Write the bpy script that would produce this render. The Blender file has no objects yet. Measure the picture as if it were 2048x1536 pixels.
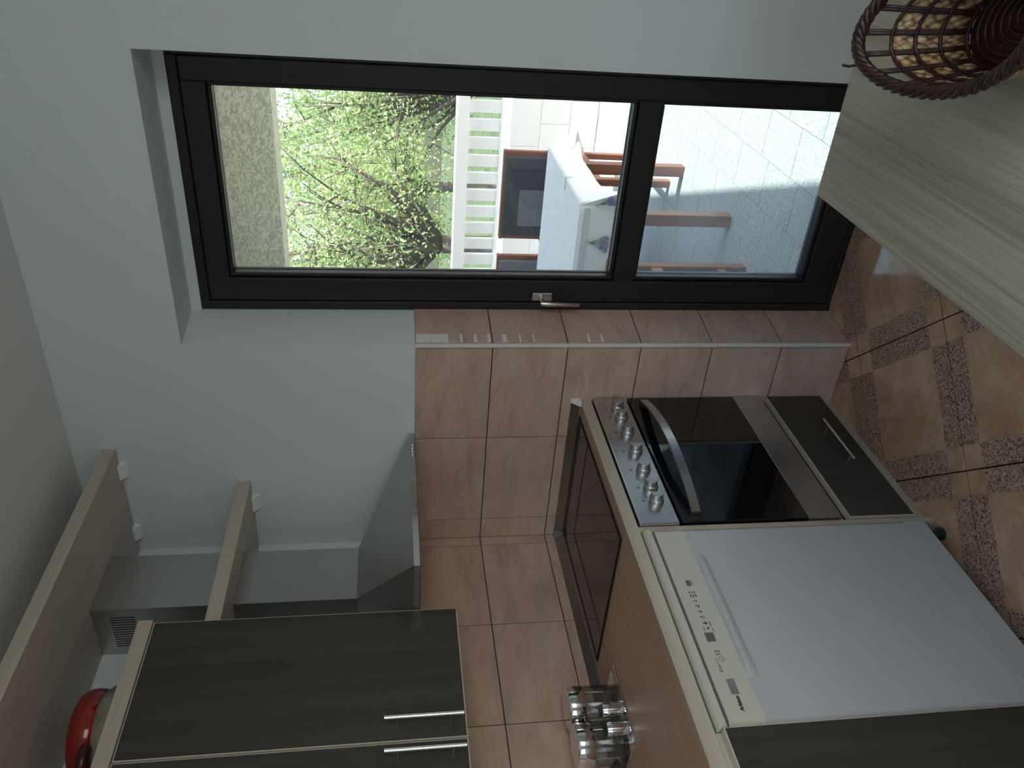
import bpy, bmesh, math, random
from mathutils import Vector, Matrix
random.seed(7)
PI = math.pi
S = bpy.context.scene
COL = S.collection

# ------------------------------------------------------------------ camera
F, YAW, PITCH, ROLL = 1615.14, 0.5754, -0.1472, -0.0093
CAM = Vector((2.1575, -2.2551, 1.5729))
fwd = Vector((-math.sin(YAW)*math.cos(PITCH), math.cos(YAW)*math.cos(PITCH), math.sin(PITCH)))
rgt = Vector((math.cos(YAW), math.sin(YAW), 0)); upv = rgt.cross(fwd)
r_ = rgt*math.cos(ROLL)+upv*math.sin(ROLL); u_ = -rgt*math.sin(ROLL)+upv*math.cos(ROLL)
cd = bpy.data.cameras.new('camera'); cam = bpy.data.objects.new('camera', cd); COL.objects.link(cam)
ax, ay, az = -u_, r_, -fwd            # the phone was held on its side: picture right is down
cam.matrix_world = Matrix(((ax.x, ay.x, az.x, CAM.x), (ax.y, ay.y, az.y, CAM.y), (ax.z, ay.z, az.z, CAM.z), (0, 0, 0, 1)))
cd.sensor_fit = 'HORIZONTAL'; cd.sensor_width = 36; cd.lens = F*36/2048; cd.clip_start = .02; cd.clip_end = 200
S.camera = cam

# ------------------------------------------------------------------ world, sun, exposure
W = bpy.data.worlds.new('sky'); S.world = W; W.use_nodes = True
nt = W.node_tree; nt.nodes.clear()
sky = nt.nodes.new('ShaderNodeTexSky'); sky.sky_type = 'NISHITA'; sky.sun_disc = False
sky.sun_elevation = math.radians(52); sky.sun_rotation = math.radians(100); sky.dust_density = 2.0; sky.air_density = 1.2
bg = nt.nodes.new('ShaderNodeBackground'); bg.inputs['Strength'].default_value = 0.26
wo = nt.nodes.new('ShaderNodeOutputWorld')
nt.links.new(sky.outputs[0], bg.inputs[0]); nt.links.new(bg.outputs[0], wo.inputs[0])
sd = bpy.data.lights.new('sun', 'SUN'); sd.energy = 7.5; sd.angle = math.radians(.6); sd.color = (1, .95, .87)
sun = bpy.data.objects.new('sun', sd); COL.objects.link(sun)
sun.rotation_euler = (Vector((-.60, .035, -.79))).to_track_quat('-Z', 'Y').to_euler(); sun.location = (6, 3, 8)
S.view_settings.view_transform = 'Standard'; S.view_settings.look = 'None'; S.view_settings.gamma = 1
S.view_settings.use_curve_mapping = False; S.view_settings.exposure = 0.6
def portal(name, loc, rot, sx, sy):
    l = bpy.data.lights.new(name, 'AREA'); l.shape = 'RECTANGLE'; l.size = sx; l.size_y = sy; l.cycles.is_portal = True
    o = bpy.data.objects.new(name, l); COL.objects.link(o); o.location = loc; o.rotation_euler = rot
ROOM_X, ROOM_Y, CEIL = 3.5, -4.3, 2.612
portal('door_portal', (1.29, .32, 1.1), (PI/2, 0, 0), .9, 2.2)             # light comes in towards -Y
def fill_lamp(name, loc, rot, sx, sy, watt, col):      # fill lamp standing in an added window opening
    l = bpy.data.lights.new(name, 'AREA'); l.shape = 'RECTANGLE'; l.size = sx; l.size_y = sy; l.energy = watt; l.color = col
    o = bpy.data.objects.new(name, l); COL.objects.link(o); o.location = loc; o.rotation_euler = rot
fill_lamp('window_fill', (2.0, ROOM_Y-.05, 1.5), (PI/2, 0, 0), 1.75, 1.35, 4.2, (.62, .88, 1.0))            # fill light in an added, unseen window behind the camera
fill_lamp('side_fill', (ROOM_X+.05, -2.55, 1.5), (PI/2, 0, PI/2), 1.35, 1.35, 12.5, (.97, .98, 1.0))         # fill light in an added, unseen window on the right

# ------------------------------------------------------------------ material helpers
MATS = {}
def new_mat(name):
    m = bpy.data.materials.new(name); m.use_nodes = True; t = m.node_tree; t.nodes.clear()
    o = t.nodes.new('ShaderNodeOutputMaterial'); b = t.nodes.new('ShaderNodeBsdfPrincipled')
    t.links.new(b.outputs[0], o.inputs[0]); MATS[name] = m
    return m, t, b, o
def N(t, typ, **kw):
    n = t.nodes.new(typ)
    for k, v in kw.items(): setattr(n, k, v)
    return n
def coords(t, kind='Object', scale=(1, 1, 1), rnd=0.0, rot=(0, 0, 0)):
    tc = N(t, 'ShaderNodeTexCoord'); mp = N(t, 'ShaderNodeMapping')
    mp.inputs['Scale'].default_value = scale; mp.inputs['Rotation'].default_value = rot
    t.links.new(tc.outputs[kind], mp.inputs['Vector'])
    if rnd:
        oi = N(t, 'ShaderNodeObjectInfo'); mu = N(t, 'ShaderNodeMath', operation='MULTIPLY'); mu.inputs[1].default_value = rnd
        t.links.new(oi.outputs['Random'], mu.inputs[0]); cx = N(t, 'ShaderNodeCombineXYZ')
        for i in range(3): t.links.new(mu.outputs[0], cx.inputs[i])
        t.links.new(cx.outputs[0], mp.inputs['Location'])
    return mp.outputs[0]
def noise(t, vec, scale, detail=4, rough=.55, dist=0):
    n = N(t, 'ShaderNodeTexNoise'); n.inputs['Scale'].default_value = scale; n.inputs['Detail'].default_value = detail
    n.inputs['Roughness'].default_value = rough; n.inputs['Distortion'].default_value = dist
    t.links.new(vec, n.inputs['Vector']); return n.outputs['Fac']
def ramp(t, fac, stops, interp='LINEAR'):
    r = N(t, 'ShaderNodeValToRGB'); cr = r.color_ramp; cr.interpolation = interp
    while len(cr.elements) < len(stops): cr.elements.new(.5)
    for e, (p, c) in zip(cr.elements, stops):
        e.position = p; e.color = tuple(c)+(1,) if len(c) == 3 else c
    t.links.new(fac, r.inputs[0]); return r.outputs[0]
def bump(t, b, h, strength=.3, dist=.002):
    n = N(t, 'ShaderNodeBump'); n.inputs['Strength'].default_value = strength; n.inputs['Distance'].default_value = dist
    t.links.new(h, n.inputs['Height']); t.links.new(n.outputs[0], b.inputs['Normal'])
def mixc(t, fac, a, b, mode='MIX'):
    n = N(t, 'ShaderNodeMix', data_type='RGBA', blend_type=mode)
    if isinstance(fac, (int, float)): n.inputs[0].default_value = fac
    else: t.links.new(fac, n.inputs[0])
    for v, i in ((a, 6), (b, 7)):
        if isinstance(v, tuple): n.inputs[i].default_value = v+(1,)
        else: t.links.new(v, n.inputs[i])
    return n.outputs[2]
def plain(name, col, rough=.5, metal=0, spec=.5, var=0.0, vscale=8, bmp=0, bscale=200, coat=0):
    m, t, b, o = new_mat(name)
    b.inputs['Roughness'].default_value = rough; b.inputs['Metallic'].default_value = metal
    b.inputs['Specular IOR Level'].default_value = spec; b.inputs['Coat Weight'].default_value = coat
    v = coords(t)
    if var:
        d = tuple(max(0, c*(1-var)) for c in col); h = tuple(min(1, c*(1+var)) for c in col)
        t.links.new(ramp(t, noise(t, v, vscale), [(.3, d), (.7, h)]), b.inputs['Base Color'])
    else: b.inputs['Base Color'].default_value = tuple(col)+(1,)
    if bmp: bump(t, b, noise(t, v, bscale, 3), bmp)
    return m
def wood(name, dark, light, axis=1, fine=90, rough=.45, stretch=.035, bmp=.08, mid=.5):
    m, t, b, o = new_mat(name)
    sc = [1, 1, 1]; sc[axis] = stretch
    v = coords(t, 'Object', tuple(sc), rnd=13)
    n1 = noise(t, v, fine, 6, .65); n2 = noise(t, v, fine*.12, 3, .5, .6)
    f = N(t, 'ShaderNodeMath', operation='ADD'); t.links.new(n1, f.inputs[0]); t.links.new(n2, f.inputs[1])
    h = N(t, 'ShaderNodeMath', operation='MULTIPLY'); h.inputs[1].default_value = .5; t.links.new(f.outputs[0], h.inputs[0])
    t.links.new(ramp(t, h.outputs[0], [(mid-.13, dark), (mid+.13, light)]), b.inputs['Base Color'])
    b.inputs['Roughness'].default_value = rough
    bump(t, b, n1, bmp, .001)
    return m
def glass_thin(name, tint=(.96, .98, .98), haze=0.0, refl=1.0, rough=0.0):
    m, t, b, o = new_mat(name); t.nodes.remove(b)
    tr = N(t, 'ShaderNodeBsdfTransparent'); tr.inputs[0].default_value = tint+(1,)
    gl = N(t, 'ShaderNodeBsdfGlossy'); gl.inputs['Roughness'].default_value = rough
    fr = N(t, 'ShaderNodeFresnel'); fr.inputs[0].default_value = 1.5
    mu = N(t, 'ShaderNodeMath', operation='MULTIPLY'); mu.inputs[1].default_value = refl; t.links.new(fr.outputs[0], mu.inputs[0])
    mx = N(t, 'ShaderNodeMixShader'); t.links.new(mu.outputs[0], mx.inputs[0]); t.links.new(tr.outputs[0], mx.inputs[1]); t.links.new(gl.outputs[0], mx.inputs[2])
    last = mx
    if haze:
        df = N(t, 'ShaderNodeBsdfTranslucent'); df.inputs[0].default_value = (.8, .88, 1, 1)
        m2 = N(t, 'ShaderNodeMixShader')
        v = coords(t, 'Object'); hz = ramp(t, noise(t, v, 5, 4), [(.35, (haze*.5,)*3), (.7, (haze*1.3,)*3)])
        t.links.new(hz, m2.inputs[0]); t.links.new(mx.outputs[0], m2.inputs[1]); t.links.new(df.outputs[0], m2.inputs[2]); last = m2
    t.links.new(last.outputs[0], o.inputs[0]); return m

# plaster and paint
plain('wall_paint', (.72, .785, .785), .75, var=.015, vscale=3, bmp=.12, bscale=160)
plain('ceiling_paint', (.76, .77, .73), .85, var=.02, vscale=2, bmp=.15, bscale=140)
plain('grout', (.035, .022, .018), .9)
plain('trim_plastic', (.70, .66, .60), .4)
# marbled wall tile
m, t, b, o = new_mat('wall_tile')
v = coords(t, 'Object', (1, 1, 1), rnd=40); vs = coords(t, 'Object', (.3, 1.0, 1.0), rnd=40, rot=(0, 0, .2))
big = noise(t, v, 4.5, 3, .5, .4); str_ = noise(t, vs, 16, 5, .6, .8)
c1 = ramp(t, big, [(.3, (.48, .31, .235)), (.5, (.58, .40, .315)), (.72, (.66, .43, .32))])
c2 = ramp(t, str_, [(.34, (.41, .31, .255)), (.5, (.60, .44, .36)), (.68, (.68, .54, .46))])
base = mixc(t, .5, c1, c2)
vein = ramp(t, noise(t, vs, 9, 7, .7, 1.6), [(.46, (0, 0, 0)), (.492, (1, 1, 1)), (.51, (0, 0, 0))])
t.links.new(mixc(t, vein, base, mixc(t, .22, base, (.27, .15, .10))), b.inputs['Base Color'])
b.inputs['Roughness'].default_value = .36; bump(t, b, noise(t, v, 60, 3), .1, .002)
# floor tile: polished field with rough speckled strips along the edges
m, t, b, o = new_mat('floor_tile')
uv = N(t, 'ShaderNodeUVMap'); sp = N(t, 'ShaderNodeSeparateXYZ'); t.links.new(uv.outputs[0], sp.inputs[0])
def edge(ch):
    pp = N(t, 'ShaderNodeMath', operation='PINGPONG'); pp.inputs[1].default_value = .5; t.links.new(sp.outputs[ch], pp.inputs[0])
    vv = N(t, 'ShaderNodeMath', operation='MULTIPLY_ADD'); vv.inputs[1].default_value = .035; vv.inputs[2].default_value = -.0175
    nn = N(t, 'ShaderNodeTexNoise'); nn.inputs['Scale'].default_value = 30; nn.inputs['Detail'].default_value = 2; t.links.new(uv.outputs[0], nn.inputs[0])
    t.links.new(nn.outputs[0], vv.inputs[0])
    ad = N(t, 'ShaderNodeMath', operation='ADD'); t.links.new(pp.outputs[0], ad.inputs[0]); t.links.new(vv.outputs[0], ad.inputs[1])
    lt = N(t, 'ShaderNodeMath', operation='LESS_THAN'); lt.inputs[1].default_value = .158; t.links.new(ad.outputs[0], lt.inputs[0]); return lt.outputs[0]
ea, eb = edge(0), edge(1)
su = N(t, 'ShaderNodeMath', operation='SUBTRACT'); t.links.new(ea, su.inputs[0]); t.links.new(eb, su.inputs[1])
ab = N(t, 'ShaderNodeMath', operation='ABSOLUTE'); t.links.new(su.outputs[0], ab.inputs[0]); mask = ab.outputs[0]
v = coords(t, 'Object', (1, 1, 1), rnd=30)
smooth = ramp(t, noise(t, v, 11, 7, .65, .5), [(.3, (.50, .28, .165)), (.48, (.62, .375, .235)), (.62, (.70, .46, .31)), (.75, (.55, .33, .20))])
spk = noise(t, v, 210, 3, .6, .6)
speck = ramp(t, spk, [(.40, (.075, .042, .032)), (.46, (.33, .205, .145)), (.56, (.58, .36, .26)), (.66, (.70, .49, .38))])
t.links.new(mixc(t, mask, smooth, speck), b.inputs['Base Color'])
rr = N(t, 'ShaderNodeMath', operation='MULTIPLY_ADD'); rr.inputs[1].default_value = .5; rr.inputs[2].default_value = .10
t.links.new(mask, rr.inputs[0]); t.links.new(rr.outputs[0], b.inputs['Roughness'])
iv_ = N(t, 'ShaderNodeMath', operation='MULTIPLY_ADD'); iv_.inputs[1].default_value = -.8; iv_.inputs[2].default_value = .8; b.inputs['Coat IOR'].default_value = 2.0; t.links.new(mask, iv_.inputs[0]); t.links.new(iv_.outputs[0], b.inputs['Coat Weight']); b.inputs['Coat Roughness'].default_value = .09
bh = mixc(t, mask, noise(t, v, 25, 3), spk); bump(t, b, bh, .12, .003)
# door frame, metals
plain('frame_dark', (.014, .012, .011), .42, var=.2, vscale=30, bmp=.05, bscale=90)
plain('gap_dark', (.008, .008, .008), .6)  # black that carries the shade inside gaps and vent slots
plain('brushed_nickel', (.62, .59, .54), .28, 1)
def brushed(name, col, rough, axis=1, k=.05):
    m, t, b, o = new_mat(name); sc = [220, 220, 220]; sc[axis] = 3
    n = noise(t, coords(t, 'Object', tuple(sc)), 1.0, 3)
    d = tuple(c*(1-k) for c in col); t.links.new(ramp(t, n, [(.3, d), (.7, col)]), b.inputs['Base Color'])
    b.inputs['Metallic'].default_value = 1; b.inputs['Roughness'].default_value = rough; return m
brushed('hood_steel', (.52, .515, .51), .36, 1)
brushed('oven_steel', (.60, .62, .64), .27, 1)
brushed('knob_steel', (.58, .58, .58), .34, 2)
brushed('profile_alu', (.36, .355, .35), .42, 1)
plain('chrome', (.82, .82, .82), .06, 1)
plain('handle_steel', (.70, .70, .68), .22, 1)
plain('black_glass', (.004, .005, .007), .03, spec=.75, coat=.2)
plain('hob_glass', (.012, .013, .014), .05, spec=.5)
plain('dark_plastic', (.015, .015, .016), .45)
plain('print_black', (.02, .02, .022), .6)
# furniture boards
wood('laminate_tan', (.48, .41, .33), (.57, .50, .41), 1, 120, .5, .03, .03)
wood('worktop_laminate', (.42, .26, .175), (.54, .36, .255), 1, 60, .42, .03, .03)
wood('wenge_front', (.036, .031, .026), (.060, .054, .046), 2, 160, .40, .02, .05)
wood('table_oak', (.27, .235, .17), (.52, .475, .38), 1, 170, .48, .014, .15, .49)
plain('edge_band', (.66, .60, .51), .45)
# appliance enamel
plain('dw_cream', (.58, .56, .475), .32, var=.02)
plain('dw_white', (.50, .50, .505), .33, var=.012)
plain('button_grey', (.13, .13, .13), .4)
plain('power_grey', (.22, .22, .22), .35, var=.12, vscale=60)
plain('white_plastic', (.90, .91, .86), .45)
plain('tape', (.82, .80, .75), .6, var=.05, vscale=60)
# small things
plain('enamel_red', (.22, .010, .005), .13, var=.35, vscale=12, coat=.4)
plain('enamel_beige', (.20, .18, .135), .2, var=.45, vscale=14)
plain('pot_brown', (.06, .012, .010), .3)
glass_thin('jar_glass', (.975, .985, .985), 0, .7)
plain('wicker_dark', (.035, .013, .010), .35, var=.5, vscale=70, bmp=.4, bscale=260)
m, t, b, o = new_mat('seagrass')
v = coords(t, 'UV', (62, 16, 1), rot=(0, 0, .7)); ck = N(t, 'ShaderNodeTexVoronoi'); ck.inputs['Scale'].default_value = 1; t.links.new(v, ck.inputs['Vector']); ck.inputs['Randomness'].default_value = .45
cc = ramp(t, noise(t, v, .9, 3), [(.3, (.36, .20, .08)), (.5, (.56, .37, .18)), (.7, (.78, .64, .42))])
t.links.new(mixc(t, ramp(t, ck.outputs['Distance'], [(.35, (0, 0, 0)), (.7, (1, 1, 1))]), cc, (.12, .055, .02)), b.inputs['Base Color'])
b.inputs['Roughness'].default_value = .5
iv = N(t, 'ShaderNodeMath', operation='SUBTRACT'); iv.inputs[0].default_value = 1; t.links.new(ck.outputs['Distance'], iv.inputs[1]); bump(t, b, iv.outputs[0], .9, .004)
# terrace
m, t, b, o = new_mat('granite_tile'); v = coords(t, 'Object', (1, 1, 1), rnd=20)
t.links.new(ramp(t, noise(t, v, 130, 3, .7), [(.34, (.24, .235, .225)), (.5, (.42, .41, .39)), (.68, (.58, .565, .54))]), b.inputs['Base Color']); b.inputs['Roughness'].default_value = .55
plain('terrace_grout', (.16, .15, .14), .9)
plain('terrace_white', (.93, .92, .90), .7, var=.02)
m, t, b, o = new_mat('rough_render'); v = coords(t, 'Object', (.5, 1, 1))
sc_ = noise(t, v, 60, 4, .6, 1.2)
t.links.new(ramp(t, sc_, [(.34, (.64, .65, .54)), (.40, (.80, .81, .68)), (.7, (.88, .89, .76))]), b.inputs['Base Color']); b.inputs['Roughness'].default_value = .9
bump(t, b, ramp(t, sc_, [(.38, (0, 0, 0)), (.48, (1, 1, 1))]), .7, .012)
wood('teak', (.17, .058, .030), (.29, .115, .062), 2, 60, .5, .06, .1)
plain('cushion_dark', (.055, .060, .068), .85, var=.12, vscale=40, bmp=.2, bscale=500)
m, t, b, o = new_mat('sling_weave'); v = coords(t, 'Object', (110, 110, 110))
ch = N(t, 'ShaderNodeTexChecker'); ch.inputs['Scale'].default_value = 1; ch.inputs[1].default_value = (.26, .28, .30, 1); ch.inputs[2].default_value = (.09, .10, .11, 1)
t.links.new(v, ch.inputs[0]); t.links.new(ch.outputs[0], b.inputs['Base Color']); b.inputs['Roughness'].default_value = .8
plain('cloth_white', (.86, .88, .88), .55, var=.03, vscale=14, bmp=.15, bscale=20)
plain('cloth_border', (.68, .71, .69), .6, var=.15, vscale=60)
plain('lavender', (.34, .28, .50), .7); plain('sprig_green', (.22, .27, .16), .7)
plain('piping_white', (.8, .8, .78), .6)
m, t, b, o = new_mat('leaf'); v = coords(t, 'Object')
t.links.new(ramp(t, noise(t, v, 2.2, 4, .6), [(.28, (.11, .22, .07)), (.46, (.26, .40, .15)), (.58, (.48, .56, .28)), (.72, (.72, .74, .56))]), b.inputs['Base Color']); b.inputs['Roughness'].default_value = .5  # leaf tones lifted past natural to imitate overexposed sunlight
tl = N(t, 'ShaderNodeBsdfTranslucent'); tl.inputs[0].default_value = (.62, .74, .32, 1); ms = N(t, 'ShaderNodeMixShader'); ms.inputs[0].default_value = .45
t.links.new(b.outputs[0], ms.inputs[1]); t.links.new(tl.outputs[0], ms.inputs[2]); t.links.new(ms.outputs[0], o.inputs[0])
plain('bark', (.16, .13, .11), .9, var=.3, vscale=20, bmp=.5, bscale=60)
plain('garden_grass', (.085, .12, .05), .95, var=.4, vscale=1.5)
glass_thin('pane_clear', (.97, .985, .98), .004); glass_thin('pane_dusty_glare', (.86, .965, .99), .07)  # lower pane: dust, plus bluish veiling glare put into haze and tint

# ------------------------------------------------------------------ geometry helpers
WLOC = {}
def tag(o, label=None, cat=None, group=None, kind=None):
    if label: o['label'] = label
    if cat: o['category'] = cat
    if group: o['group'] = group
    if kind: o['kind'] = kind
    return o
def empty(name, loc, label=None, cat=None, group=None, kind=None):
    o = bpy.data.objects.new(name, None); COL.objects.link(o); o.location = loc; o.empty_display_size = .05; WLOC[o.name] = Vector(loc)
    return tag(o, label, cat, group, kind)
def link(name, me, mat, parent=None, loc=(0, 0, 0), bevel=0, smooth=False, sub=0, seg=2):
    o = bpy.data.objects.new(name, me); COL.objects.link(o)
    if mat and not me.materials: me.materials.append(MATS[mat])
    loc = Vector(loc); WLOC[o.name] = loc
    if parent: o.parent = parent; o.location = loc - WLOC[parent.name]
    else: o.location = loc
    if bevel:
        md = o.modifiers.new('bevel', 'BEVEL'); md.width = bevel; md.segments = seg; md.limit_method = 'ANGLE'; md.angle_limit = .6
    if sub:
        md = o.modifiers.new('sub', 'SUBSURF'); md.levels = sub; md.render_levels = sub
    if smooth:
        for p in me.polygons: p.use_smooth = True
        if smooth == 'auto': me.set_sharp_from_angle(angle=.7)
    return o
class MB:
    def __init__(s): s.v = []; s.f = []
    def add(s, vs, fs):
        n = len(s.v); s.v += [Vector(x) for x in vs]; s.f += [tuple(i+n for i in f) for f in fs]; return s
    def box(s, x0, x1, y0, y1, z0, z1):
        vs = [(x, y, z) for z in (z0, z1) for y in (y0, y1) for x in (x0, x1)]
        return s.add(vs, [(0, 2, 3, 1), (4, 5, 7, 6), (0, 1, 5, 4), (2, 6, 7, 3), (0, 4, 6, 2), (1, 3, 7, 5)])
    def prism(s, poly, axis, a, b):      # poly: list of 2D points; axis 'x','y','z' is the extrusion axis
        def p3(p, c): return {'x': (c, p[0], p[1]), 'y': (p[0], c, p[1]), 'z': (p[0], p[1], c)}[axis]
        n = len(poly); vs = [p3(p, a) for p in poly]+[p3(p, b) for p in poly]
        return s.add(vs, [tuple(range(n))[::-1], tuple(range(n, 2*n))]+[(i, (i+1) % n, n+(i+1) % n, n+i) for i in range(n)])
    def hexa(s, bot, top):
        return s.add(list(bot)+list(top), [(3, 2, 1, 0), (4, 5, 6, 7)]+[(i, (i+1) % 4, 4+(i+1) % 4, 4+i) for i in range(4)])
    def tube(s, pts, rad, n=10, closed=False, cap=True):
        pts = [Vector(p) for p in pts]; m = len(pts); rads = rad if isinstance(rad, (list, tuple)) else [rad]*m
        prev = None; rings = []
        for i, p in enumerate(pts):
            a = pts[(i-1) % m] if (closed or i > 0) else p; c = pts[(i+1) % m] if (closed or i < m-1) else p
            d = (c-a).normalized()
            if prev is None: prev = d.orthogonal().normalized()
            u = (prev-d*prev.dot(d)); u = u.normalized() if u.length > 1e-6 else d.orthogonal().normalized(); prev = u; w = d.cross(u)
            rings.append([p+(u*math.cos(2*PI*k/n)+w*math.sin(2*PI*k/n))*rads[i] for k in range(n)])
        vs = [q for r in rings for q in r]; fs = []
        for i in range(m if closed else m-1):
            j = (i+1) % m
            for k in range(n): fs.append((i*n+k, i*n+(k+1) % n, j*n+(k+1) % n, j*n+k))
        if not closed and cap: fs += [tuple(range(n))[::-1], tuple((m-1)*n+k for k in range(n))]
        return s.add(vs, fs)
    def lathe(s, c, prof, n=32, axis='z', close_top=True, close_bot=True):
        c = Vector(c); vs = []; fs = []
        for r, h in prof:
            for k in range(n):
                a = 2*PI*k/n; q = (r*math.cos(a), r*math.sin(a), h)
                if axis == 'x': q = (h, r*math.cos(a), r*math.sin(a))
                if axis == 'y': q = (r*math.sin(a), h, r*math.cos(a))
                vs.append(c+Vector(q))
        for i in range(len(prof)-1):
            for k in range(n): fs.append((i*n+k, i*n+(k+1) % n, (i+1)*n+(k+1) % n, (i+1)*n+k))
        if close_bot: fs.append(tuple(range(n))[::-1])
        if close_top: fs.append(tuple((len(prof)-1)*n+k for k in range(n)))
        return s.add(vs, fs)
    def build(s, name, mat, parent=None, **kw):
        lo = Vector((min(v[i] for v in s.v) for i in range(3))); hi = Vector((max(v[i] for v in s.v) for i in range(3)))
        c = (lo+hi)/2; c.z = lo.z
        me = bpy.data.meshes.new(name); me.from_pydata([tuple(v-c) for v in s.v], [], s.f); me.update()
        bm = bmesh.new(); bm.from_mesh(me); bmesh.ops.recalc_face_normals(bm, faces=bm.faces); bm.to_mesh(me); bm.free()
        return link(name, me, mat, parent, c, **kw)
def B(name, mat, parent, x0, x1, y0, y1, z0, z1, **kw):
    return MB().box(min(x0, x1), max(x0, x1), min(y0, y1), max(y0, y1), min(z0, z1), max(z0, z1)).build(name, mat, parent, **kw)
TC = {}
def tile(name, mat, parent, org, ax, bx, w, h, t):   # slab whose back-left corner is org; face normal = ax x bx
    key = (name, round(w, 4), round(h, 4), round(t, 4), mat)
    if key not in TC:
        me = bpy.data.meshes.new(name); c = .0008
        vs = [(x, y, 0) for x, y in ((0, 0), (w, 0), (w, h), (0, h))]+[(x, y, t-c) for x, y in ((0, 0), (w, 0), (w, h), (0, h))]+[(x, y, t) for x, y in ((c, c), (w-c, c), (w-c, h-c), (c, h-c))]
        vs = [(x-w/2, y-h/2, z) for x, y, z in vs]
        me.from_pydata(vs, [], [(3, 2, 1, 0), (8, 9, 10, 11)]+[(i, (i+1) % 4, 4+(i+1) % 4, 4+i) for i in range(4)]+[(4+i, 4+(i+1) % 4, 8+(i+1) % 4, 8+i) for i in range(4)])
        me.materials.append(MATS[mat]); TC[key] = me
    o = bpy.data.objects.new(name, TC[key]); COL.objects.link(o)
    ax = Vector(ax).normalized(); bx = Vector(bx).normalized(); nz = ax.cross(bx)
    c = Vector(org)+ax*(w/2)+bx*(h/2)
    mw = Matrix(((ax.x, bx.x, nz.x, c.x), (ax.y, bx.y, nz.y, c.y), (ax.z, bx.z, nz.z, c.z), (0, 0, 0, 1)))
    o.parent = parent; o.matrix_local = Matrix.Translation(-WLOC[parent.name]) @ mw; return o
def text(name, s, size, loc, right, up, mat, parent, extrude=.0002, shear=0.0, bold=0.0):
    cu = bpy.data.curves.new(name, 'FONT'); cu.body = s; cu.size = size; cu.extrude = extrude; cu.shear = shear; cu.offset = bold; cu.resolution_u = 3
    tmp = bpy.data.objects.new('t', cu); COL.objects.link(tmp)
    bpy.context.view_layer.update(); me = bpy.data.meshes.new_from_object(tmp.evaluated_get(bpy.context.evaluated_depsgraph_get()))
    bpy.data.objects.remove(tmp); me.materials.clear(); me.name = name
    o = link(name, me, mat, parent, loc); right = Vector(right); up = Vector(up); n = right.cross(up)
    o.rotation_euler = Matrix(((right.x, up.x, n.x), (right.y, up.y, n.y), (right.z, up.z, n.z))).to_euler(); return o

# ------------------------------------------------------------------ the room shell
JX0, JX1, JD = .845, .877, .183          # left reveal: wall edge, frame edge, depth
RX0, RX1 = 1.7057, 1.690                 # right reveal
NT = 2.2135                              # niche soffit
HB, TH, TW = .2486, .25, .3775
ZR = [0, HB]+[HB+TH*k for k in range(1, 6)]      # tile course heights, last is the tile top 1.4986
TOPT = ZR[-1]
TT = .006
floor = MB().box(0, ROOM_X, ROOM_Y, .28, -.2, -.004).build('floor', 'grout'); tag(floor, 'brown tiled kitchen floor laid on the diagonal', kind='structure')
ceil = MB().box(-.15, ROOM_X+.15, ROOM_Y-.15, .3, CEIL, CEIL+.15).build('ceiling', 'ceiling_paint'); tag(ceil, 'plain white painted ceiling', kind='structure')
wb = MB()
wb.box(-.15, JX0, 0, .3, -.2, CEIL)                                        # left of the door
wb.prism([(JX0, 0), (JX1, JD), (JX1, .3), (JX0, .3)], 'z', -.2, NT)         # splayed left reveal
wb.box(RX0, ROOM_X+.15, 0, .3, -.2, CEIL)
wb.prism([(RX0, 0), (RX0, .3), (RX1, .3), (RX1, JD)], 'z', -.2, NT)
wb.box(JX0, RX0, 0, .3, NT, CEIL)
wb.box(JX1, RX1, JD, .3, 2.182, NT)
wall_back = wb.build('wall_back', 'wall_paint'); tag(wall_back, 'white painted wall around the glazed door, tiled low down', kind='structure')
wall_left = MB().box(-.15, 0, ROOM_Y-.15, 0, -.2, CEIL).build('wall_left', 'wall_paint'); tag(wall_left, 'white kitchen wall with tiled splashback', kind='structure')
SY0, SY1 = -3.3, -1.8
wr_ = MB().box(ROOM_X, ROOM_X+.15, ROOM_Y-.15, SY0, -.2, CEIL).box(ROOM_X, ROOM_X+.15, SY1, 0, -.2, CEIL).box(ROOM_X, ROOM_X+.15, SY0, SY1, -.2, .75).box(ROOM_X, ROOM_X+.15, SY0, SY1, 2.25, CEIL)
wall_right = wr_.build('wall_right', 'wall_paint'); tag(wall_right, 'white side wall with an added window', kind='structure')
WX0, WX1, WZ0, WZ1 = 1.05, 2.95, .75, 2.25
wf = MB().box(0, WX0, ROOM_Y-.15, ROOM_Y, -.2, CEIL).box(WX1, ROOM_X, ROOM_Y-.15, ROOM_Y, -.2, CEIL).box(WX0, WX1, ROOM_Y-.15, ROOM_Y, -.2, WZ0).box(WX0, WX1, ROOM_Y-.15, ROOM_Y, WZ1, CEIL)
wall_front = wf.build('wall_front', 'wall_paint'); tag(wall_front, 'white wall with an added wide window', kind='structure')
w2 = empty('window_added_2', ((WX0+WX1)/2, ROOM_Y-.08, WZ0), 'added unseen wide window in the wall opposite the terrace door', None, None, 'structure')  # unseen window, added as a seat for the back fill light
for a in ((WX0, WX1, WZ0, WZ0+.05), (WX0, WX1, WZ1-.05, WZ1)): B('frame_rail', 'frame_dark', w2, a[0], a[1], ROOM_Y-.11, ROOM_Y-.06, a[2], a[3])
for x in (WX0, (WX0+WX1)/2-.025, WX1-.05): B('frame_stile', 'frame_dark', w2, x, x+.05, ROOM_Y-.11, ROOM_Y-.06, WZ0+.05, WZ1-.05)
for x in (WX0+.05, (WX0+WX1)/2+.025): B('pane', 'pane_clear', w2, x, x+(WX1-WX0)/2-.075, ROOM_Y-.088, ROOM_Y-.082, WZ0+.05, WZ1-.05)

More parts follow.
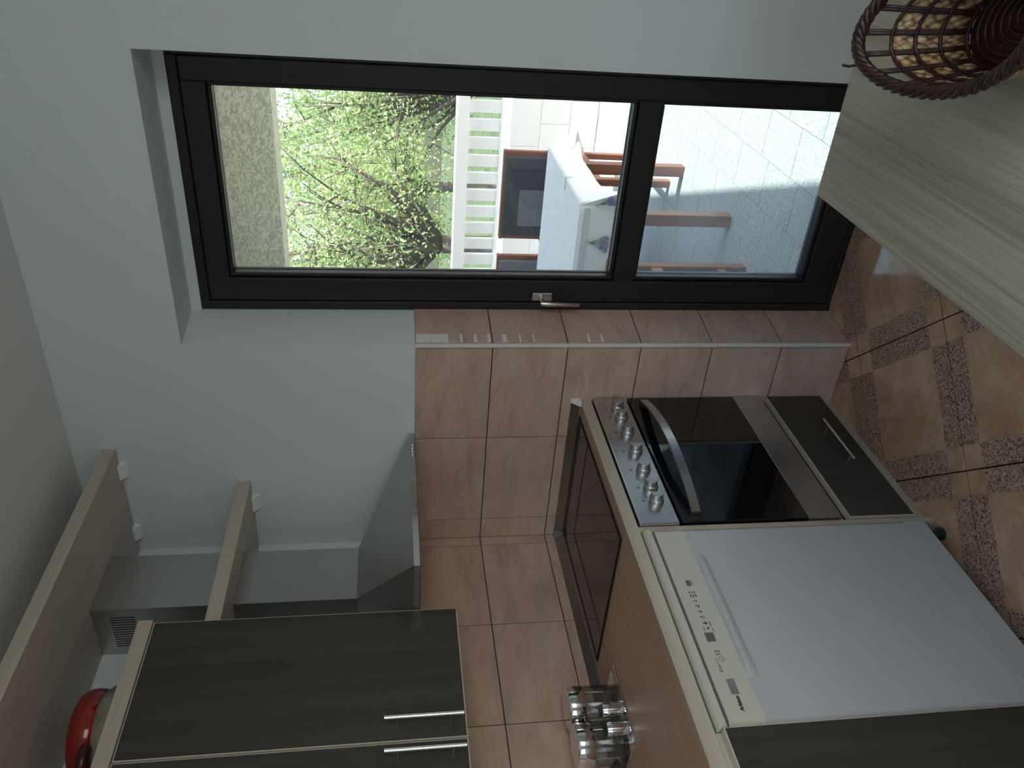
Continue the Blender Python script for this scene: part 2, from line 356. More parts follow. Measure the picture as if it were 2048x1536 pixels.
w3 = empty('window_added_3', (ROOM_X+.08, (SY0+SY1)/2, .75), 'added unseen window in the side wall', None, None, 'structure')  # unseen window, added to brighten surfaces facing right
for z in (.75, 2.20): B('frame_rail', 'frame_dark', w3, ROOM_X+.06, ROOM_X+.11, SY0, SY1, z, z+.05)
for y in (SY0, SY1-.05): B('frame_stile', 'frame_dark', w3, ROOM_X+.06, ROOM_X+.11, y, y+.05, .80, 2.20)
B('pane', 'pane_clear', w3, ROOM_X+.082, ROOM_X+.088, SY0+.05, SY1-.05, .80, 2.20)

# wall tiles, back wall: face towards -Y  (ax = +X, bx = +Z -> normal -Y)
G = .0032
tb = MB().box(.0, JX0-.001, -.003, .0, 0, TOPT-.001).build('grout_bed', 'grout', wall_back)
cols = [(.0046, .097), (.097, .097+TW), (.097+TW, JX0-.008)]
for r in range(6):
    for ci, (x0, x1) in enumerate(cols):
        if ZR[r+1] < .8 and x1 < .5: continue
        tile('wall_tile', 'wall_tile', wall_back, (x0+G/2, 0, ZR[r]+G/2), (1, 0, 0), (0, 0, 1), x1-x0-G, ZR[r+1]-ZR[r]-G, TT)
# reveal tiles
rd = Vector((JX1-JX0, JD, 0)); rl = rd.length; ru = rd.normalized()
MB().prism([(JX0, 0), (JX0+.003, 0), (JX1+.003, JD), (JX1, JD)], 'z', 0, TOPT-.001).build('grout_bed', 'grout', wall_back)
for r in range(6):
    tile('reveal_tile', 'wall_tile', wall_back, Vector((JX0, 0, ZR[r]+G/2))+ru*.006, ru, (0, 0, 1), rl-.007, ZR[r+1]-ZR[r]-G, TT)
MB().lathe((JX0-.0005, -.0015, 0), [(.0085, 0), (.0085, TOPT)], 16).build('edge_trim', 'trim_plastic', wall_back, smooth='auto')
nrm = ru.cross(Vector((0, 0, 1)))
def tapepiece(d0, d1, z0, z1):
    p = lambda d, z: Vector((JX0, 0, z))+ru*d+nrm*(TT+.0002); q = lambda d, z: p(d, z)+nrm*.0006
    MB().hexa([p(d0, z0), p(d1, z0), p(d1, z1), p(d0, z1)], [q(d0, z0), q(d1, z0), q(d1, z1), q(d0, z1)]).build('tape_remnant', 'tape', wall_back)
for z1, hh in ((TOPT-.003, .046), (TOPT-.05, .056), (TOPT-.145, .008), (TOPT-.19, .01), (TOPT-.235, .01), (TOPT-.285, .013), (TOPT-.34, .006), (TOPT-.385, .005), (TOPT-.57, .008), (TOPT-.615, .009)):
    tapepiece(.008, .05, z1-hh, z1)
# left wall: face towards +X  (ax = +Y, bx = +Z -> normal +X)
MB().box(0, .003, -2.0, 0, .7, TOPT-.001).build('grout_bed', 'grout', wall_left)
ys = [0, -.0487]+[-.0487-TW*k for k in range(1, 5)]
for r in range(3, 6):
    for i in range(5):
        y1 = ys[i]-(.0046 if i == 0 else 0); y0 = ys[i+1]
        tile('wall_tile', 'wall_tile', wall_left, (0, y0+G/2, ZR[r]+G/2), (0, 1, 0), (0, 0, 1), y1-y0-G, ZR[r+1]-ZR[r]-G, TT)
# floor tiles, laid diagonally
FO, FS = Vector((1.1504, -.3802)), .4371
e1 = Vector((math.cos(3.9255), math.sin(3.9255))); e2 = Vector((-e1.y, e1.x))
def clip(poly, ax_, val, keep_less):
    out = []
    for i, a in enumerate(poly):
        b_ = poly[(i+1) % len(poly)]
        da, db = (val-a[ax_], val-b_[ax_]) if keep_less else (a[ax_]-val, b_[ax_]-val)
        if da >= 0: out.append(a)
        if (da >= 0) != (db >= 0): out.append(a+(b_-a)*(da/(da-db)))
    return out
for i in range(-8, 12):
    for j in range(-10, 12):
        g = .0022/FS
        poly = [FO+e1*(FS*u)+e2*(FS*w) for u, w in ((i+g, j+g), (i+1-g, j+g), (i+1-g, j+1-g), (i+g, j+1-g))]
        for a in ((0, .001, 0), (0, ROOM_X-.001, 1), (1, ROOM_Y+.001, 0), (1, .26, 1)):
            poly = clip(poly, a[0], a[1], a[2]) if poly else poly
        if len(poly) < 3: continue
        c = sum(poly, Vector((0, 0)))/len(poly)
        if max(p.y for p in poly) > 0 and (max(p.x for p in poly) < JX0 or min(p.x for p in poly) > RX0):
            poly = clip(poly, 1, -.001, 1)
            if len(poly) < 3: continue
        mb = MB().prism([tuple(p) for p in poly], 'z', -.0039, 0)
        o = mb.build('floor_tile', 'floor_tile', floor)
        me = o.data; ul = me.uv_layers.new(name='UVMap')
        for lp in me.loops:
            co = me.vertices[lp.vertex_index].co+WLOC[o.name]; d = Vector((co.x, co.y))-FO
            ul.data[lp.index].uv = (d.dot(e1)/FS-i, d.dot(e2)/FS-j)

# ------------------------------------------------------------------ glazed terrace door
FX0, FX1, FZ1 = JX1+.004, RX1-.001, 2.1805
DY0, DY1 = JD, JD+.07
door = empty('door_1', (1.28, JD, 0), 'dark brown glazed terrace door with an upper and a lower pane', None, None, 'structure')
GX0, GX1 = .990, 1.592
fr = MB()
def ringpoly(mb, x0, x1, z0, z1, w0, y0, y1):
    mb.box(x0, x0+w0, y0, y1, z0, z1); mb.box(x1-w0, x1, y0, y1, z0, z1); mb.box(x0+w0, x1-w0, y0, y1, z1-w0, z1)
mb = MB(); ringpoly(mb, FX0, FX1, .0, FZ1, .028, DY0-.004, DY1); mb.build('outer_frame', 'frame_dark', door, bevel=.003)
B('threshold', 'frame_dark', door, FX0, FX1, DY0+.0, DY1+.03, .0, .018, bevel=.003)
sx0, sx1 = FX0+.030, FX1-.030
st = [('stile', sx0, GX0, .02, FZ1-.03), ('stile', GX1, sx1, .02, FZ1-.03), ('top_rail', GX0, GX1, 2.083, FZ1-.03), ('bottom_rail', GX0, GX1, .02, .124), ('middle_rail', GX0, GX1, .752, .823)]
for n_, a, b_, c, d in st: B(n_, 'frame_dark', door, a, b_, DY0, DY1, c, d, bevel=.003)
for n_, z0, z1, mt in (('pane', .823, 2.083, 'pane_clear'), ('pane', .124, .752, 'pane_dusty_glare')):
    B(n_, mt, door, GX0-.0, GX1, .226, .232, z0, z1)
    for k, (yy, rw) in enumerate(((DY0+.012, .013), (.2325, .012))):
        bd = MB(); y0, y1 = (yy, .2255) if k == 0 else (yy, DY1-.004)
        bd.box(GX0, GX0+rw, y0, y1, z0, z1); bd.box(GX1-rw, GX1, y0, y1, z0, z1); bd.box(GX0+rw, GX1-rw, y0, y1, z0, z0+rw); bd.box(GX0+rw, GX1-rw, y0, y1, z1-rw, z1)
        bd.build('glazing_bead', 'frame_dark', door, bevel=.004)
hd = B('door_handle', 'brushed_nickel', door, .918, .948, DY0-.009, DY0, 1.030, 1.100, bevel=.004, seg=3)
tag(hd, 'brushed nickel lever handle')
MB().tube([(.930, DY0-.008, 1.068), (.930, DY0-.05, 1.068)], .0085, 14).build('spindle_neck', 'brushed_nickel', hd, smooth='auto')
MB().tube([(.930, DY0-.049, 1.076), (.930, DY0-.052, 1.060), (.929, DY0-.053, 1.03), (.928, DY0-.053, .948), (.928, DY0-.053, .944)], [.008, .0095, .0085, .0075, .004], 14).build('lever', 'brushed_nickel', hd, smooth='auto')

# ------------------------------------------------------------------ worktop, hob
XC, ZC = .633, .934
wt = empty('worktop', (.32, -.9, .897), 'brown wood-look kitchen worktop with pale front edge along the left wall', 'worktop')
WY0 = -2.0
HX0, HX1, HY0, HY1 = .055, .585, -.64, -.035
slab = MB().box(.008, .6315, WY0, -.008, .897, ZC).build('slab', 'worktop_laminate', wt)
B('front_edge', 'laminate_tan', wt, .6315, XC, WY0, -.001, .897, ZC, bevel=.001)
wpf = empty('worktop_profile', (.02, -.9, ZC), 'grey aluminium sealing profile between worktop and wall tiles', 'trim')
pf = MB().prism([(.0065, ZC), (.032, ZC), (.030, ZC+.005), (.0065, ZC+.030)], 'y', WY0, -.0068).build('wall_profile', 'profile_alu', wpf)
MB().prism([(-.0065, ZC), (-.032, ZC), (-.030, ZC+.005), (-.0065, ZC+.030)], 'x', .008, XC+.002).build('wall_profile', 'profile_alu', wpf)
MB().hexa([(.006, -.034, ZC), (.034, -.034, ZC), (.034, -.006, ZC), (.006, -.006, ZC)], [(.006, -.034, ZC+.032), (.007, -.034, ZC+.032), (.034, -.008, ZC+.032), (.006, -.006, ZC+.033)]).build('corner_piece', 'profile_alu', wpf)
MB().prism([(-.0065, ZC), (-.034, ZC), (-.032, ZC+.006), (-.0065, ZC+.032)], 'x', XC-.012, XC+.004).build('end_cap', 'white_plastic', wpf)
hob = empty('ceramic_hob', ((HX0+HX1)/2, (HY0+HY1)/2, ZC), 'black glass ceramic hob set in the worktop', 'hob')
B('hob_frame', 'dark_plastic', hob, HX0, HX1, HY0, HY1, ZC, ZC+.003, bevel=.001)
B('glass_plate', 'hob_glass', hob, HX0+.004, HX1-.004, HY0+.004, HY1-.004, ZC+.003, ZC+.0065, bevel=.001)

# ------------------------------------------------------------------ oven in its cabinet
OY0, OY1 = -.645, -.012
oc = empty('oven_cabinet', (.3, -.33, 0), 'tan oven housing with a dark drawer under the oven', 'cabinet')
B('side_panel', 'laminate_tan', oc, .03, .632, OY0-.018, OY0, 0, .8965)
B('side_panel', 'laminate_tan', oc, .03, .618, -.0105, -.007, 0.0, .8965)
B('oven_floor', 'laminate_tan', oc, .03, .612, OY0, -.0105, .262, .276)
B('plinth', 'laminate_tan', oc, .595, .612, OY0, -.0105, 0, .049)
dr = B('drawer_front', 'edge_band', oc, .615, .6375, OY0+.006, OY1, .052, .258)
B('drawer_face', 'wenge_front', dr, .6375, .6390, OY0+.0085, OY1-.0015, .0545, .2555)
dh = MB().tube([(.668, -.195, .135), (.668, -.415, .135)], .0055, 12).build('drawer_handle', 'handle_steel', dr, smooth='auto')
for y in (-.225, -.385): MB().tube([(.638, y, .135), (.667, y, .135)], .004, 10).build('handle_post', 'handle_steel', dr, smooth='auto')
ov = empty('built_in_oven', (.33, -.33, .277), 'stainless steel built-in oven with seven knobs and a black glass door', 'oven')
B('oven_body', 'dark_plastic', ov, .06, .615, OY0+.012, OY1-.012, .277, .889)
cp = B('control_panel', 'oven_steel', ov, .617, .642, OY0+.002, OY1, .776, .892, bevel=.002)
for i, (y, kind) in enumerate(((-.072, 0), (-.128, 0), (-.212, 0), (-.312, 1), (-.405, 1), (-.487, 1), (-.547, 1))):
    z = .8185
    kb = MB().lathe((.642, y, z), [(.0225, 0), (.0225, .007), (.0205, .011), (.0190, .0125)], 28, 'x').build('knob', 'knob_steel', cp, smooth='auto')
    arc = [(-.0188*math.sin(PI*k/14), .0188*math.cos(PI*k/14)) for k in range(15)]     # D-shaped grip, flat side towards the back wall
    g = MB().prism([(y+.003+p, z+q) for p, q in [(.004, .0188)]+arc+[(.004, -.0188)]], 'x', .653, .671)
    g.build('knob_grip', 'knob_steel', kb, bevel=.0015)
    pr = MB()
    for k in range(10):
        a = PI*.62+PI*1.5*k/9 if kind else 0
        if kind and k not in (4, 5): pr.box(.6421, .6423, y+.0262*math.cos(a)-.0007, y+.0262*math.cos(a)+.0007, z+.0262*math.sin(a)-.0007, z+.0262*math.sin(a)+.0007)
    for (a0, a1, b0, b1) in ((-.008, -.0072, .035, .043), (-.0004, .0004, .035, .043), (-.008, .0004, .035, .0358), (-.008, .0004, .0422, .043), (-.0068, -.0035, .0362, .039), (.0035, .005, .0385, .040)):
        pr.box(.6421, .6423, y+a0+.004, y+a1+.004, z+b0, z+b1)
    tag(pr.build('printed_scale', 'print_black', kb), kind='stuff')
tag(cp, 'brushed steel control panel')
dg = B('door_glass', 'black_glass', ov, .618, .640, OY0+.006, OY1, .386, .768, bevel=.0015)
B('door_trim', 'oven_steel', ov, .618, .6405, OY0+.006, OY1, .283, .3855, bevel=.001)
hp = []; n = 28
for k in range(n+1):
    s_ = k/n; y = -.040-.57*s_; x = .648+.052*(1-(2*s_-1)**2); hp.append((x, y))
hm = MB()
for x, y in hp:
    pass
vs = []
for x, y in hp: vs += [(x-.004, y, .706), (x+.004, y, .706), (x+.004, y, .733), (x-.004, y, .733)]
fs = [(0, 1, 2, 3), tuple(4*n+i for i in (3, 2, 1, 0))]
for k in range(n):
    for i in range(4): fs.append((4*k+i, 4*k+(i+1) % 4, 4*k+4+(i+1) % 4, 4*k+4+i))
hm.add(vs, fs); hm.build('door_handle', 'oven_steel', dg, smooth='auto')
for y in (-.050, -.60): B('handle_mount', 'oven_steel', dg, .640, .652, y-.008, y+.008, .708, .731)

# ------------------------------------------------------------------ dishwasher
DX = .650; DY_N, DY_F = -1.280, -.672
dw = empty('dishwasher', (.33, -.976, 0), 'white dishwasher with cream control panel under the worktop', 'dishwasher')
B('body', 'dw_white', dw, .06, .615, DY_N, DY_F, .035, .892)
MB().prism([(.616, .869), (DX-.004, .869), (DX, .873), (DX-.001, .882), (DX-.006, .889), (DX-.016, .8925), (.616, .8925)], 'y', DY_N, DY_F).build('top_strip', 'dw_cream', dw, bevel=.004)
def rounded_front(name, mat, z0, z1, x1, r, ends=True, parent=dw):
    pl = []
    for k in range(7):
        a = PI/2*k/6; pl.append((x1-r+r*math.sin(a) if False else x1-r*(1-math.cos(PI/2-a)), DY_N+r*(1-math.sin(PI/2-a)) if False else DY_N+r-r*math.sin(PI/2-a)))
    pl = [(x1-r+r*math.sin(PI/2*k/6), DY_N+r-r*math.cos(PI/2*k/6)) for k in range(7)]
    pr2 = [(x, DY_N+DY_F-y) for x, y in pl][::-1]
    return MB().prism([(.616, DY_N)]+pl+pr2+[(.616, DY_F)], 'z', z0, z1).build(name, mat, parent, smooth='auto')
pan = rounded_front('control_panel', 'dw_cream', .781, .8645, DX, .018); tag(pan, 'cream control panel with grey buttons')
dd = rounded_front('door', 'dw_white', .1185, .7805, DX-.001, .018)
B('kick_plate', 'dw_white', dw, .616, DX-.006, DY_N, DY_F, .045, .1155, bevel=.003)
for y in (DY_F-.035, DY_N+.035): MB().lathe((.622, y, 0), [(.019, 0), (.019, .012), (.012, .016), (.012, .045)], 16).build('levelling_foot', 'dark_plastic', dw, smooth='auto')
B('door_gap_shade', 'gap_dark', dw, .6165, .638, DY_N+.004, DY_F-.004, .1150, .1190)  # dark strip standing in for the shade in the gap above the kick plate
B('panel_gap_shade', 'gap_dark', dw, .6165, .638, DY_N+.004, DY_F-.004, .8640, .8695)  # dark strip painting the shade between top strip and control panel
# grip recess along the top of the door: a scooped lip
gv = []; gf = []; gn = 24
for k in range(gn+1):
    y = -.775-.39*k/gn; e = min(1, min(k, gn-k)/2.0)
    gv += [(DX-.0012, y, .7798), (DX-.001+.010*e, y, .776), (DX-.001+.012*e, y, .768), (DX-.001+.006*e, y, .758), (DX-.0012, y, .750)]
for k in range(gn):
    for i in range(4): gf.append((5*k+i, 5*k+i+1, 5*k+6+i, 5*k+5+i))
MB().add(gv, gf).build('grip_lip', 'dw_white', dd, smooth=True)
def dbtn(name, mat, y0, y1, z0, z1, h=.0016): return B(name, mat, pan, DX-.001, DX+h, y0, y1, z0, z1, bevel=.0008)
dbtn('button', 'button_grey', -.884, -.866, .823, .834)
for k in range(3): dbtn('button', 'button_grey', -1.060, -1.034, .8185+.0075*k, .8255+.0075*k)
dbtn('power_button', 'power_grey', -1.205, -1.165, .816, .834)
pm = MB()
def dot(y, z, w=.002, h=.002): pm.box(DX+.0001, DX+.0003, y-w, y+w, z-h, z+h)
for k, y in enumerate((-.934, -.950, -.967, -.985, -1.004)): dot(y, .8335-.0004*k, .0016, .0016)
for z in (.8355, .829, .8225): dot(-.918, z, .0045, .0012); dot(-.914, z, .001, .002); dot(-.906, z+.001, .003, .0012)
dot(-.934, .8275, .0025, .0015); dot(-.952, .8265, .0035, .0016); dot(-.949, .8295, .0012, .001); dot(-.969, .8265, .0025, .0024)
for a in ((-.9895, .827, .0005, .003), (-.9835, .827, .0005, .003), (-.9865, .830, .003, .0005), (-.9865, .824, .003, .0005)): dot(*a)
dot(-1.005, .826, .0035, .0030); dot(-.888, .829, .0015, .0008); dot(-.874, .819, .009, .0007)
dot(-1.022, .836, .006, .0008); dot(-1.008, .8165, .009, .0008); dot(-1.026, .815, .005, .0008); dot(-1.020, .8255, .003, .0022)
tag(pm.build('printed_symbols', 'print_black', pan), kind='stuff')
YR = (0, 1, 0); ZU = (0, 0, 1)
text('brand_lettering', 'Ariston', .0125, (DX+.0002, -1.2475, .8205), YR, ZU, 'print_black', pan, shear=.15, bold=.0006)
text('print_eco', 'Eco', .0125, (DX+.0002, -1.147, .832), YR, ZU, 'print_black', pan, shear=.3)
MB().tube([(DX+.0002, -1.128+.0024*k, .8355+.0009*(k % 2)+.0002*k) for k in range(10)], .0006, 5).build('print_script', 'print_black', pan)
text('print_number', '12', .017, (DX+.0002, -1.102, .8215), YR, ZU, 'print_black', pan, shear=.1)
cm = MB()
for k in range(24):
    a, b2 = 2*PI*k/24, 2*PI*(k+1)/24
    cm.add([(DX+.0003, -1.1105+q*math.cos(w), .824+q*math.sin(w)) for w in (a, b2) for q in (.0058, .0068)], [(0, 1, 3, 2)])
cm.box(DX+.0002, DX+.0003, -1.111, -1.110, .8212, .8268); cm.build('print_ring', 'print_black', pan)

# ------------------------------------------------------------------ base cabinet nearest the photographer
bc = empty('base_cabinet', (.33, -1.62, 0), 'dark wenge base cabinet next to the dishwasher', 'cabinet')
B('carcass', 'laminate_tan', bc, .03, .632, -1.96, -1.2845, .10, .8965)
B('plinth', 'laminate_tan', bc, .57, .585, -1.96, -1.2845, 0, .10)
bd_ = B('door', 'edge_band', bc, .634, .6545, -1.955, -1.286, .105, .8845)
B('door_face', 'wenge_front', bd_, .6545, .656, -1.9535, -1.2885, .1065, .8815)

# ------------------------------------------------------------------ extractor hood
HD0, HD1 = -.6255, -.0085
hood = empty('extractor_hood', (.25, -.32, 1.4955), 'stainless steel extractor hood with square chimney over the hob', 'hood')
CH = (.20, -.461, -.237)
ZL = 1.5185
B('lip', 'hood_steel', hood, .0065, .5, HD0, HD1, 1.4995, ZL, bevel=.001)
cn = MB().hexa([(.0, HD0, ZL), (.5, HD0, ZL), (.5, HD1+.0, ZL), (.0, HD1, ZL)], [(.0, CH[1], 1.6885), (CH[0], CH[1], 1.6885), (CH[0], CH[2], 1.6885), (.0, CH[2], 1.6885)])
cn.build('canopy', 'hood_steel', hood)
ch = B('chimney', 'hood_steel', hood, 0, CH[0], CH[1], CH[2], 1.6885, 2.4725, bevel=.0008)
for k in range(13):
    x = .166-.0105*k; B('vent_slot', 'gap_dark', ch, x-.0032, x, CH[1]-.0006, CH[1]+.001, 2.352, 2.424)
for k in range(4): MB().lathe((.5, -.075-.017*k, 1.5085), [(.0048, 0), (.0048, .004), (.0035, .0055)], 14, 'x').build('push_button', 'chrome', hood, smooth='auto')
B('grease_filter', 'profile_alu', hood, .04, .47, HD0+.03, HD1-.03, 1.4965, 1.4992)

# ------------------------------------------------------------------ shelves
def bracket(parent, x0, x1, z):
    mb = MB().prism([(0, z), (-.028, z), (-.028, z-.005), (-.006, z-.024), (0, z-.024)], 'x', x0, x1)
    mb.build('corner_bracket', 'white_plastic', parent, bevel=.001)
sh = empty('long_shelf', (.23, -1.0, 2.473), 'long tan wall shelf close under the ceiling above the hood', 'shelf')
B('board', 'laminate_tan', sh, .001, .4552, -2.2, -.001, 2.4735, 2.5135, bevel=.001)
bracket(sh, .344, .398, 2.4735); bracket(sh, .068, .124, 2.4735)
sl = empty('short_shelf', (.15, -.3, 2.06), 'short tan wall shelf in front of the hood chimney', 'shelf')
B('board', 'laminate_tan', sl, CH[0]+.0008, .306, -.622, -.001, 2.061, 2.104, bevel=.001)
B('board_end', 'laminate_tan', sl, .001, CH[0]+.0008, CH[2]+.001, -.001, 2.061, 2.104)
B('board_end', 'laminate_tan', sl, .001, CH[0]+.0008, -.622, CH[1]-.001, 2.061, 2.104)
bracket(sl, .186, .246, 2.061)

# ------------------------------------------------------------------ wall cabinet
UY = -.632; UD = .418
uc = empty('wall_cabinet', (.16, -1.05, 1.395), 'wall cabinet with two dark wenge doors and a tan top board', 'cabinet')
B('top_board', 'laminate_tan', uc, .001, .331, UY-2*UD-.012, UY+.008, 2.2345, 2.2745, bevel=.001)
B('side_panel', 'laminate_tan', uc, .008, .3085, UY-.016, UY, 1.3985, 2.2335)
B('side_panel', 'laminate_tan', uc, .008, .3085, UY-2*UD-.002, UY-2*UD+.014, 1.3985, 2.2335)
B('bottom_panel', 'laminate_tan', uc, .008, .3085, UY-2*UD+.014, UY-.016, 1.3985, 1.4145)
B('back_panel', 'white_plastic', uc, .008, .012, UY-2*UD+.014, UY-.016, 1.4145, 2.2335)
for k in range(2):
    y1 = UY-.002-k*UD; y0 = y1-UD+.005
    d = B('door', 'edge_band', uc, .310, .3290, y0, y1, 1.394, 2.2305)
    B('door_face', 'wenge_front', d, .3290, .3303, y0+.0026, y1-.0026, 1.3966, 2.2279)
    yh = y0+.042 if k == 0 else y1-.042
    MB().tube([(.366, yh, 1.402), (.366, yh, 1.600)], .0055, 12).build('handle_bar', 'handle_steel', d, smooth='auto')
    for z in (1.434, 1.568): MB().tube([(.330, yh, z), (.365, yh, z)], .004, 10).build('handle_post', 'handle_steel', d, smooth='auto')

# ------------------------------------------------------------------ red pot on the cabinet
pot = empty('stew_pot', (.155, -.856, 2.2748), 'red and beige enamel pot on top of the wall cabinet', 'pot')
pc = (.155, -.856, 2.2748)
MB().lathe(pc, [(.095, 0), (.112, .005), (.126, .02), (.1265, .030), (.120, .046), (.115, .054)], 48).build('body', 'enamel_beige', pot, smooth='auto')
MB().lathe(pc, [(.115, .054), (.119, .060), (.1215, .076), (.120, .094), (.114, .108), (.100, .117), (.075, .121), (.03, .122)], 48).build('red_rim', 'enamel_red', pot, smooth='auto')
def loop_handle(c, ang, name='handle'):
    cx, cy, cz = c; d = Vector((math.cos(ang), math.sin(ang), 0)); s2 = Vector((-d.y, d.x, 0)); base = Vector(c)
    pts = [base+d*(.112+.045*math.sin(PI*k/12))+s2*(.052*math.cos(PI*k/12))+Vector((0, 0, .06)) for k in range(13)]
    MB().tube(pts, .015, 12).build(name, 'pot_brown', pot, smooth='auto')
loop_handle(pc, -1.25); loop_handle(pc, -1.25+PI)

# ------------------------------------------------------------------ condiment set
def rr(x0, x1, y0, y1, r, n=6):
    out = []
    for cx, cy, a0 in ((x1-r, y1-r, 0), (x0+r, y1-r, PI/2), (x0+r, y0+r, PI), (x1-r, y0+r, 3*PI/2)):
        for k in range(n+1): a = a0+PI/2*k/n; out.append((cx+r*math.cos(a), cy+r*math.sin(a)))
    return out
tr = MB().prism(rr(.036, .212, -1.018, -.760, .022), 'z', ZC, ZC+.005).build('condiment_tray', 'chrome', None, bevel=.0015)
tag(tr, 'flat chrome tray holding jars and shakers on the worktop', 'tray')
for i, (x, y) in enumerate(((.100, -.8285), (.100, -.9505))):
    j = empty('storage_jar', (x, y, ZC+.0052), ('clear glass jar with chrome lid on the tray, the one nearer the hob', 'clear glass jar with chrome lid on the tray, the one farther from the hob')[i], 'jar', 'glass jars on the chrome tray')
    c = (x, y, ZC+.0052)
    MB().lathe(c, [(.050, 0), (.0565, .004), (.058, .012), (.058, .088), (.054, .093), (.0515, .0935), (.0555, .087), (.0555, .012), (.050, .007)], 40, close_top=True).build('glass_body', 'jar_glass', j, smooth='auto')
    MB().lathe(c, [(.059, .092), (.0605, .094), (.0605, .134), (.058, .138), (.03, .1385)], 40, close_bot=True).build('lid', 'chrome', j, smooth='auto')
for i, (x, y) in enumerate(((.183, -.902), (.183, -.962))):
    j = empty('condiment_shaker', (x, y, ZC+.0052), ('small chrome shaker in front of the jars, the one nearer the hob', 'small chrome shaker in front of the jars, the one farther from the hob')[i], 'shaker', 'chrome shakers on the tray')
    c = (x, y, ZC+.0052)
    MB().lathe(c, [(.0175, 0), (.0185, .002), (.0185, .056), (.0170, .060)], 28).build('body', 'chrome', j, smooth='auto')
    MB().lathe(c, [(.0165, .060), (.0160, .063), (.010, .0645)], 28).build('cap', 'dark_plastic', j, smooth='auto')

# ------------------------------------------------------------------ dining table and basket
TX0, TX1, TY0, TY1 = 1.6615, 2.75, -2.02, -.8217
tb_ = empty('dining_table', (2.2, -1.4, 0), 'greyish oak dining table with a plain flat top', 'table')
B('tabletop', 'table_oak', tb_, TX0, TX1, TY0, TY1, .722, .75, bevel=.0015)
for x in (TX0+.05, TX1-.11):
    for y in (TY0+.05, TY1-.11): B('leg', 'table_oak', tb_, x, x+.06, y, y+.06, 0, .722, bevel=.003)
BC = Vector((2.058, -1.243, .7502)); PH = 2.03
q1 = Vector((math.cos(PH), math.sin(PH), 0)); q2 = Vector((-q1.y, q1.x, 0))
bk = empty('bread_basket', tuple(BC), 'oval dark wicker basket with a woven seagrass band on the oak table', 'basket')
def bpt(th, s, off=0):        # s: 0 base .. 1 rim
    a0, b0, a1, b1 = .135, .068, .182, .100
    a, b2 = a0+(a1-a0)*s**.75+off, b0+(b1-b0)*s**.75+off
    z = s*(.092+.054*math.cos(th)**2)
    return BC+q1*(a*math.cos(th))+q2*(b2*math.sin(th))+Vector((0, 0, z+.004))
MB().prism([((bpt(2*PI*k/48, 0)-BC).dot(Vector((1, 0, 0)))+BC.x, (bpt(2*PI*k/48, 0)).y) for k in range(48)], 'z', BC.z, BC.z+.007).build('base', 'wicker_dark', bk)
for k in range(1, 9):
    s = k/9; MB().tube([BC+q1*(.135*s*math.cos(2*PI*i/40))+q2*(.068*s*math.sin(2*PI*i/40))+Vector((0, 0, .0075)) for i in range(40)], .0035, 6, closed=True).build('base_coil', 'wicker_dark', bk, smooth=True)
# liner band with uv
n = 72; rows = [.03, .2, .38, .55, .70]
vs = [bpt(2*PI*k/n, s, .003) for s in rows for k in range(n)]
fs = [(r*n+k, r*n+(k+1) % n, (r+1)*n+(k+1) % n, (r+1)*n+k) for r in range(len(rows)-1) for k in range(n)]
lm = MB().add(vs, fs).build('seagrass_band', 'seagrass', bk, smooth=True); ul = lm.data.uv_layers.new(name='UVMap')
md = lm.modifiers.new('solid', 'SOLIDIFY'); md.thickness = .003
for pol in lm.data.polygons:
    kk = [v % n for v in pol.vertices]; w = max(kk)-min(kk) > 2
    for li, vi in zip(pol.loop_indices, pol.vertices):
        k = vi % n; k = n if (w and k == 0) else k
        ul.data[li].uv = (k/n, rows[vi//n]/.70*.5)
tag(lm, 'pale plaited seagrass band')
for k in range(20):
    th = 2*PI*(k+.5)/20
    for dv in (-.016, .016):
        MB().tube([bpt(th+dv, s, -.0012) for s in (.0, .2, .4, .6, .8, 1.0)], .0028, 7).build('stake', 'wicker_dark', bk, smooth=True)
for s in (.05, .27, .49, .71):
    MB().tube([bpt(2*PI*i/60, s, -.0045+.0022*(i % 2)) for i in range(60)], .0027, 7, closed=True).build('hoop', 'wicker_dark', bk, smooth=True)
for ph in range(4):
    MB().tube([bpt(2*PI*i/150, 1.0, 0)+(bpt(2*PI*i/150, 1, .01)-bpt(2*PI*i/150, 1, 0)).normalized()*(.0055*math.cos(2*PI*(i/150*16+ph/4)))+Vector((0, 0, .0055*math.sin(2*PI*(i/150*16+ph/4)))) for i in range(150)], .0048, 8, closed=True).build('rim_strand', 'wicker_dark', bk, smooth=True)
MB().tube([bpt(.25, 1, .012), bpt(.22, 1.03, .022), bpt(.17, 1.05, .03)], .002, 6).build('loose_end', 'wicker_dark', bk)

# ------------------------------------------------------------------ terrace
ZE = -.03
tf = MB().box(-4.5, 6, .3, 4.2, ZE-.2, ZE-.003).build('floor_terrace', 'terrace_grout'); tag(tf, 'granite paved terrace floor', kind='structure')
px = [.375+.2*k for k in range(-8, 16)]
for ci, x in enumerate(px):
    off = (.13, .0, .21)[ci % 3]
    y = .301-off
    while y < 3.99:
        y0, y1 = max(y, .302), min(y+.30, 3.995)
        if y1-y0 > .03 and (x > -1.3 and x < 2.0): tile('paving_tile', 'granite_tile', tf, (x+.0015, y0+.0015, ZE-.003), (1, 0, 0), (0, 1, 0), .197, y1-y0-.003, .003)
        y += .30
pw = MB().box(-4.5, 6, 4.0, 4.2, ZE, .655).build('wall_parapet', 'terrace_white'); tag(pw, 'white tiled terrace parapet', kind='structure')
for r_i, (z0, z1) in enumerate(((ZE+.002, .19), (.19, .42), (.42, .655))):
    for k in range(12):
        x = -2.2+.36*k+(.18 if r_i % 2 else 0); tile('parapet_tile', 'terrace_white', pw, (x+.003, 4.0, z0+.003), (1, 0, 0), (0, 0, 1), .354, z1-z0-.006, .006)
